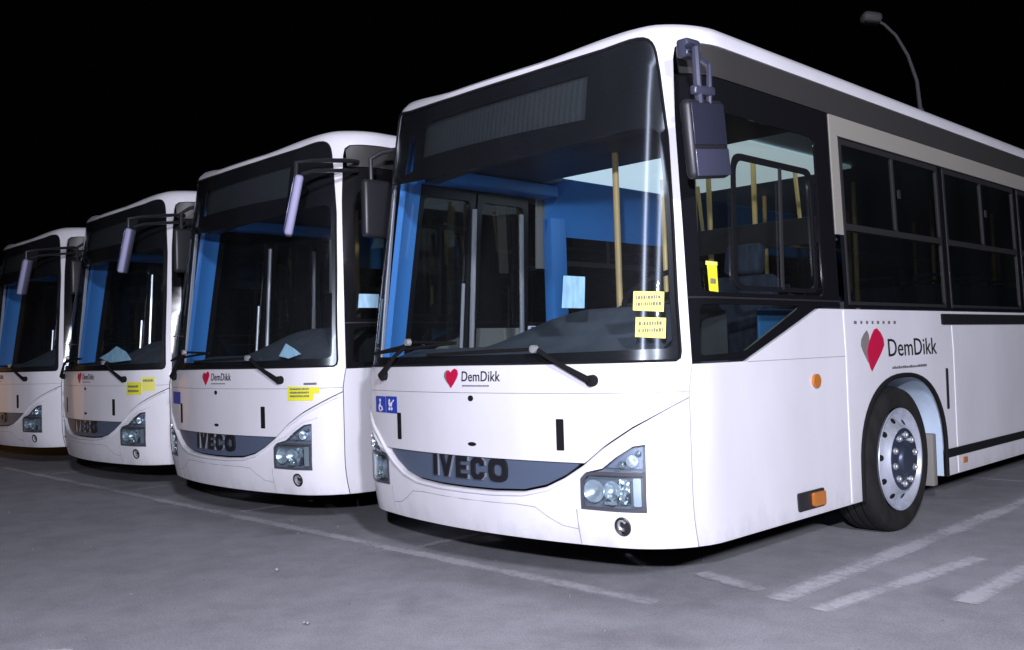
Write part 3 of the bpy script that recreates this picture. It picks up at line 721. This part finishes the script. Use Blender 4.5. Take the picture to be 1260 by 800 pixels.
def cabin(root):
    b = lambda name, m, fn, parent=root: (lambda q: (fn(q), q.build(name, m, parent))[1])(MB())
    # floor and ceiling
    b('cabin_floor', 'floor', lambda q: (q.box(-1.10, 1.10, .55, 2.2, .335, .36), q.box(-.70, .70, 2.2, 3.6, .336, .361), q.box(-1.10, 1.10, 3.6, 8.3, .335, .36), q.box(-.7, .7, 8.3, 9.9, .335, .36), q.box(-1.1, 1.1, 9.9, 11.6, .335, .36)))
    b('wheel_box', 'dark', lambda q: [q.box(sg*.70-.02, sg*.70+.02, y0, y0+1.32, .36, 1.1) or q.box(min(sg*.70, sg*1.18), max(sg*.70, sg*1.18), y0, y0+1.32, 1.07, 1.1) for sg in (1, -1) for y0 in (2.24, 8.4)])
    b('ceiling_panel', 'pale', lambda q: q.box(-1.13, 1.13, 1.78, 11.6, 2.56, 2.58))
    b('header_lining', 'dark', lambda q: q.box(-1.10, 1.10, .66, 1.775, 2.53, 2.58, .01))
    b('door_gear_cover', 'blue', lambda q: q.box(-1.20, -1.02, .70, 1.97, 2.44, 2.525, .01))
    for sg in (-1,):
        V = []; F = []
        for i, y in enumerate((1.99, 11.5)):
            for x, z in ((1.195, 2.16), (1.16, 2.30), (1.08, 2.42), (.86, 2.545), (.86, 2.555), (1.20, 2.555)): V.append((sg*x, y, z))
        for k in range(5): F.append([k, k+1, k+7, k+6] if sg > 0 else [k+6, k+7, k+1, k])
        F += [[0, 1, 2, 3, 4, 5][::-1 if sg > 0 else 1], [6, 7, 8, 9, 10, 11][::1 if sg > 0 else -1]]
        link('ceiling_cove', mesh(V, F), 'blue' if sg < 0 else 'pale', root)
    # blue posts of the front door
    panel('door_frame', mir([(1.285, 1.20), (1.40, .36), (1.50, .36), (1.50, 2.46), (1.72, 2.48), (1.72, 2.76), (1.235, 2.76), (1.245, 2.38)]), 'blue', root, off=-.045, th=.04, step=.08)
    b('door_frame', 'blue', lambda q: (q.box(-1.225, -1.13, 1.99, 2.17, .36, 2.30, .015),))
    b('fare_box', 'bluedark', lambda q: q.box(-.46, -.28, 1.15, 1.40, .36, 1.22, .02))
    # dashboard follows the windscreen
    V = []; F = []; nx, ny = 28, 8
    for i in range(nx+1):
        s = -1.10+2.28*i/nx
        px, py, _ = S(s, 1.22, -.07); x = px
        k = min(max((x+.35)/.65, 0), 1); k = k*k*(3-2*k)
        yr = .66+.30*k
        for j in range(ny+1):
            t = j/ny; y = py+(max(yr, py+.05)-py)*t; z = 1.215+(.07+.20*k)*min(1, t*1.5)**1.3-.05*max(0, t-.8)*5*k
            V.append((x, y, z))
        V.append((x, max(yr, py+.05)+.01, .75))
    m = ny+2
    for i in range(nx):
        for j in range(ny+1): F.append([i*m+j, (i+1)*m+j, (i+1)*m+j+1, i*m+j+1])
    dsh = link('dashboard', mesh(V, F, 50), 'slate', root)
    b('cowl_lining', 'under', lambda q: q.box(-1.0, 1.0, .42, .46, .36, 1.18))
    b('instrument_hood', 'dark', lambda q: q.obox((.58, .98, 1.46), (1, 0, 0), (0, 1, .35), (0, -.35, 1), .28, .10, .035, .02), dsh)
    # steering wheel
    c = Vector((.56, 1.10, 1.585)); ax = Vector((0, -.55, .83)).normalized()
    N = Vector((1, 0, 0)); B = ax.cross(N)
    st = MB(); st.tube([c+(N*math.cos(a)+B*math.sin(a))*.235 for a in [2*math.pi*i/36 for i in range(37)]], .017, 8, False)
    for a in (0, 2.2, 4.1): st.tube([c+ax*-.03, c+(N*math.cos(a)+B*math.sin(a))*.23], .013, 6)
    st.tube([c-ax*.03, c-ax*.45], .035, 8); st.build('steering_wheel', 'rubber', root)
    # driver's seat and the wall behind it
    def dseat(q):
        q.obox((.62, 1.62, .90), (1, 0, 0), (0, 1, .06), (0, -.06, 1), .25, .25, .07, .04)
        q.obox((.62, 1.86, 1.32), (1, 0, 0), (0, 1, -.2), (0, .2, 1), .23, .06, .38, .04)
        q.obox((.62, 1.93, 1.80), (1, 0, 0), (0, 1, -.2), (0, .2, 1), .13, .05, .10, .03)
        q.box(.45, .79, 1.45, 1.80, .36, .84, .02)
    b('driver_seat', 'seat', dseat)
    b('cab_partition', 'dark', lambda q: (q.box(.12, 1.20, 2.10, 2.13, .36, 1.50, .005), q.box(.14, 1.17, 2.105, 2.125, 1.88, 2.05, .004)))
    b('cab_panel', 'blue', lambda q: q.box(1.03, 1.05, 1.36, 1.95, 1.20, 1.455, .008))
    b('cab_door', 'dark', lambda q: (q.box(.10, .13, 1.15, 2.08, .40, 1.18, .01),))
    # poles
    b('grab_pole', 'yellow', lambda q: q.tube([(.02, 1.38, .36), (.02, 1.38, 1.2), (.02, 1.38, 2.555)], .021, 10))
    for x, y in ((.10, 2.15), (.10, 2.34), (.40, 2.45), (-.42, 2.50), (.40, 4.0), (-.42, 4.0), (.40, 5.6), (-.42, 5.6), (.40, 7.2), (-.42, 7.2)):
        b('grab_pole', 'yellow', lambda q: q.tube([(x, y, .36), (x, y, 2.555)], .019, 10))
    for x in (.42, -.44):
        b('grab_rail', 'yellow', lambda q: q.tube([(x, 3.0, 2.555), (x, 3.06, 2.15), (x, 8.0, 2.15), (x, 8.06, 2.555)], .017, 8))
    # seats
    def seat_mesh():
        q = MB()
        q.obox((0, 0, .46), (1, 0, 0), (0, 1, .05), (0, -.05, 1), .215, .22, .04, .03)
        q.obox((0, .24, .82), (1, 0, 0), (0, 1, -.16), (0, .16, 1), .215, .035, .36, .03)
        q.tube([(-.16, .285, 1.14), (-.15, .30, 1.25), (.15, .30, 1.25), (.16, .285, 1.14)], .014, 8)
        q.box(-.05, .05, -.1, .1, .05, .43)
        return q
    s0 = None
    for y in (3.9, 4.75, 5.6, 6.45, 7.3, 8.9):
        for x in (-.93, -.47, .47, .93):
            if s0 is None: s0 = seat_mesh().build('passenger_seat', 'seat', root); o = s0
            else: o = s0.copy(); COL.objects.link(o); o.parent = root
            o.location = (x, y, .36+(.35 if y > 8 else .15))
def copy_tree(o, parent=None):
    c = o.copy(); COL.objects.link(c); c.parent = parent
    for ch in [x for x in COL.objects if x.parent == o]: copy_tree(ch, c)
    return c

def kerb_mirror(root):
    m = MB(); m.tube([(-1.22, .56, 2.665), (-1.30, .48, 2.645), (-1.345, .42, 2.60), (-1.345, .42, 2.44)], .016, 8); o = m.build('wing_mirror', 'mirrordark', root)
    h = MB(); h.obox((-1.345, .46, 2.26), (0, 1, 0), (1, 0, 0), (0, 0, 1), .12, .034, .20, .03); h.build('mirror_housing', 'mirrordark', o)
def mirrors_out(root):
    m = MB(); m.tube([(1.22, .56, 2.665), (1.30, .42, 2.645), (1.335, .10, 2.60), (1.325, -.02, 2.575), (1.31, -.02, 2.44)], .016, 8)
    o = m.build('wing_mirror', 'mirrordark', root)
    m = MB(); m.tube([(1.22, .56, 2.595), (1.29, .42, 2.575), (1.325, .12, 2.535), (1.32, .02, 2.50)], .014, 8); m.build('stay', 'mirrordark', o)
    ax = Vector((-.86, .51, 0)); az = Vector((.17, .15, 1)).normalized(); ax = (ax-az*ax.dot(az)).normalized(); ay = az.cross(ax)
    h = MB(); h.obox((1.30, -.03, 2.28), ax, ay, az, .115, .028, .205, .018); h.build('mirror_housing', 'mirrorpale', o)
    g = MB(); c = Vector((1.30, -.03, 2.28))+ay.normalized()*.034; g.obox(c, ax, ay, az, .10, .003, .185, .002); g.build('mirror_glass', 'mirrorglass', o)
    kerb_mirror(root)
def mirror_folded(root):
    m = MB(); m.obox((1.285, .40, 2.70), (1, 0, 0), (0, 1, .05), (0, -.05, 1), .035, .060, .045, .015)
    m.tube([(1.31, .36, 2.70), (1.385, .31, 2.66), (1.395, .30, 2.50), (1.39, .32, 2.40)], .020, 8)
    m.tube([(1.31, .45, 2.66), (1.385, .42, 2.60), (1.395, .40, 2.50), (1.39, .40, 2.40)], .014, 8)
    m.obox((1.395, .345, 2.462), (1, 0, 0), (0, 1, .1), (0, -.1, 1), .018, .085, .022, .012)
    o = m.build('wing_mirror', 'mirrorback', root)
    h = MB(); h.obox((1.372, .385, 2.240), (0, 1, .13), (-1, 0, 0), (0, -.13, 1), .158, .032, .188, .03); h.build('mirror_housing', 'mirrordark', o)
    g = MB(); g.obox((1.407, .370, 2.305), (0, 1, .13), (-1, .10, 0), (0, -.13, 1), .138, .004, .098, .003); g.build('mirror_glass', 'mirrorglass', o)
    g = MB(); g.obox((1.408, .390, 2.125), (0, 1, .13), (-1, .05, 0), (0, -.13, 1), .142, .007, .064, .006); g.build('wide_angle_glass', 'mirrorback', o)
    kerb_mirror(root)

bus1 = bus_parts()
others = [copy_tree(bus1) for _ in range(3)]
POS = [(-2.953, .036, -.006), (-6.021, .204, -.028), (-9.119, .286, -.011)]
GRP = 'white city buses parked in a row'
tag(bus1, 'nearest white city bus, folded mirror and a front wheel in full view', 'bus', GRP)
for o, (x, y, a), lb in zip(others, POS, ['white city bus beside the nearest one, with a single yellow sticker on its front', 'white city bus with two yellow stickers side by side on its front', 'white city bus at the far end of the row, without any yellow sticker']):
    o.location = (x, y, 0); o.rotation_euler = (0, 0, a); tag(o, lb, 'bus', GRP)
mirror_folded(bus1)
MB().box(-.84, .72, 1.82, 3.3, 2.540, 2.556, .004).build('ceiling_glow_panel', 'glowpanel', bus1)  # added glowing sheet, stands in for light falling on the ceiling
for o in others: mirrors_out(o)

def scrawl(P_, n, seed, parent, m='grey', off=.006):
    (a0, a1, b0, b1) = P_; r = random.Random(seed); polys = []
    for k in range(n):
        z = b1-(b1-b0)*(k+.5)/n; h = (b1-b0)/n*.28; x = a0
        while x < a1-.004:
            w = r.uniform(.006, .02)*(a1-a0)/.2; polys.append(rect(x, min(x+w, a1), z-h, z+h*r.uniform(.6, 1))); x += w+.004
    multi('small_print', polys, m, parent, off, .002, .2)
# stickers: the nearest bus
o = panel('pictogram_sticker', rounded(rect(-.953, -.808, .900, 1.000), .006), 'bluesign', bus1, off=.003, th=.002)
pp = [ell(-.885, .975, .010, .010, 10), stroke([(-.886, .962), (-.884, .938), (-.862, .936), (-.850, .915)], .009)]
pp += [stroke([(-.880+.022*math.cos(a), .930+.022*math.sin(a)) for a in [2.2+i*.33 for i in range(12)]], .007)]
multi('pictogram', pp, 'whiteink', o, .006, .002, .05)
o = panel('pictogram_sticker', rounded(rect(-.800, -.655, .900, 1.002), .006), 'bluesign', bus1, off=.003, th=.002)
pp = [[(-.765, .965), (-.715, .965), (-.722, .940), (-.755, .940)], stroke([(-.715, .965), (-.690, .980)], .008), ell(-.752, .926, .010, .010, 10), ell(-.722, .926, .010, .010, 10), [(-.765, .969), (-.740, .969), (-.750, .986)]]
multi('pictogram', pp, 'whiteink', o, .006, .002, .05)
for (a0, a1, b0, b1, sd) in ((1.068, 1.218, 1.430, 1.530, 1), (1.083, 1.230, 1.300, 1.402, 2)):
    o = panel('windscreen_notice', [(a0, b0+.006), (a1, b0-.006), (a1, b1-.008), (a0, b1)], 'paleyellow' if sd == 1 else 'yellowpaper', bus1, off=.002, th=.002)
    if sd == 2: o.data.materials[0] = MT['paleyellow']
    scrawl((a0+.015, a1-.015, b0+.02, b1-.015), 2, sd, o)
panel('windscreen_notice', [(.660, 1.468), (.795, 1.460), (.790, 1.620), (.660, 1.635)], 'notice', bus1, off=-.02, th=.002)
panel('windscreen_notice', [(-1.205, 1.33), (-1.09, 1.33), (-1.09, 1.62), (-1.205, 1.62)], 'notice', bus1, off=-.02, th=.002)  # pale reflection in the curved glass corner, built as a sheet
o = panel('window_tag', [(1.475, 1.525), (1.548, 1.520), (1.530, 1.650), (1.455, 1.655)], 'yellowpaper', bus1, off=.004, th=.002)
panel('tag_tip', [(1.445, 1.655), (1.535, 1.652), (1.535, 1.672), (1.445, 1.675)], 'paleyellow', o, off=.004, th=.002)
scrawl((1.48, 1.525, 1.55, 1.60), 1, 5, o)
# the second bus
b2, b3, b4 = others
o = panel('yellow_sticker', [(.937, .950), (1.140, .948), (1.150, 1.000), (1.190, 1.000), (1.190, 1.042), (.937, 1.052)], 'yellowpaper', b2, off=.004, th=.002); scrawl((.96, 1.12, .97, 1.045), 3, 8, o)
o = panel('number_print', rect(1.075, 1.170, 1.060, 1.075), 'grey', b2, off=.004, th=.002)
panel('pictogram_sticker', rounded(rect(-.90, -.66, .90, 1.0), .006), 'bluesign', b2, off=.003, th=.002)
panel('window_notice', rect(1.43, 1.60, 1.60, 1.70), 'notice', b2, off=.004, th=.002)
panel('windscreen_notice', [(.80, 1.27), (.90, 1.25), (1.02, 1.28), (.95, 1.32), (.86, 1.36)], 'notice', b2, off=-.03, th=.002)
# the third bus
o = panel('yellow_sticker', rect(.897, 1.088, .948, 1.068), 'yellowpaper', b3, off=.004, th=.002); scrawl((.92, 1.06, .965, 1.05), 2, 9, o)
o = panel('pale_sticker', rect(1.098, 1.222, .982, 1.115), 'paleyellow', b3, off=.004, th=.002); scrawl((1.11, 1.21, 1.06, 1.105), 1, 10, o)
panel('windscreen_notice', [(.30, 1.31), (.55, 1.26), (.90, 1.28), (.80, 1.36), (.62, 1.42), (.48, 1.36)], 'notice', b3, off=-.03, th=.002)

# ------------------------------------------------------------------ street lamps beyond the row
def street_lamp(loc, rz, H=8.05, k=1.):
    r = bpy.data.objects.new('street_lamp', None); COL.objects.link(r); r.location = loc; r.rotation_euler = (0, 0, rz)
    q = MB(); q.tube([(0, 0, 0), (0, 0, 3), (0, 0, 6.1)], [.11, .09, .07], 12)
    q.tube([(0, 0, 0), (0, 0, .5)], [.16, .15], 12); q.build('pole', 'concrete', r)
    a = MB(); a.tube([(0, 0, 6.08), (0, -.05, 6.7), (0, -.22, 7.25), (0, -.46, 7.68), (0, -.70, 7.92), (0, -.84, 8.00)], [.045, .038, .034, .031, .030, .030], 10); a.build('arm', 'concrete', r)
    h = MB(); h.obox((0, -.98, 8.06), (1, 0, 0), (0, 1, -.15), (0, .15, 1), .17, .21, .11, .10); ho = h.build('lamp_head', 'concrete', r)
    g = MB(); g.obox((0, -.98, 7.95), (1, 0, 0), (0, 1, -.15), (0, .15, 1), .11, .15, .03, .02); g.build('lens', 'frame', ho)
    return r
tag(street_lamp((-4.05, 16.75, 0), .78-1.57+.05), 'tall grey street lamp with curved arm rising behind the nearest bus', 'street lamp')

# ------------------------------------------------------------------ litter and grit
def scrap(x, y, w, h, rz, label, m='whiteink'):
    q = MB(); r = random.Random(int(x*1000)); n = 5; V = []; F = []
    for i in range(n):
        for j in range(n): V.append((w*(i/(n-1)-.5)+r.uniform(-.2, .2)*w/n, h*(j/(n-1)-.5)+r.uniform(-.2, .2)*h/n, .008+r.uniform(0, .018)))
    for i in range(n-1):
        for j in range(n-1): F.append([i*n+j, (i+1)*n+j, (i+1)*n+j+1, i*n+j+1])
    o = link('paper_scrap', mesh(V, F), m); o.location = (x, y, .004); o.rotation_euler = (0, 0, rz); tag(o, label, 'litter', 'scraps of litter on the asphalt')
scrap(-5.34, 1.61, .13, .09, .4, 'white scrap of paper lying on asphalt in front of the third bus')
scrap(-3.9, 1.35, .30, .10, 1.0, 'largest crumpled white scrap lying beside the second bus front corner')
scrap(-1.05, -.55, .022, .014, .2, 'tiny white scrap alone on the open asphalt in the foreground', 'hairline')
scrap(.05, -1.05, .024, .014, .9, 'tiny pale scrap lying near the bottom edge of the picture', 'hairline')
g = MB(); rr = random.Random(11)
for i in range(160):
    x = rr.uniform(-7, 4); y = rr.uniform(-2.6, 2.4); r = rr.uniform(.003, .008)
    bm = bmesh.new(); bmesh.ops.create_icosphere(bm, subdivisions=1, radius=r)
    for v in bm.verts: v.co *= rr.uniform(.7, 1.2)
    g.bm(bm, Matrix.Translation((x, y, r*.5)))
tag(g.build('gravel', 'leafgrey'), 'loose pale grit scattered over the asphalt', 'grit', kind='stuff')
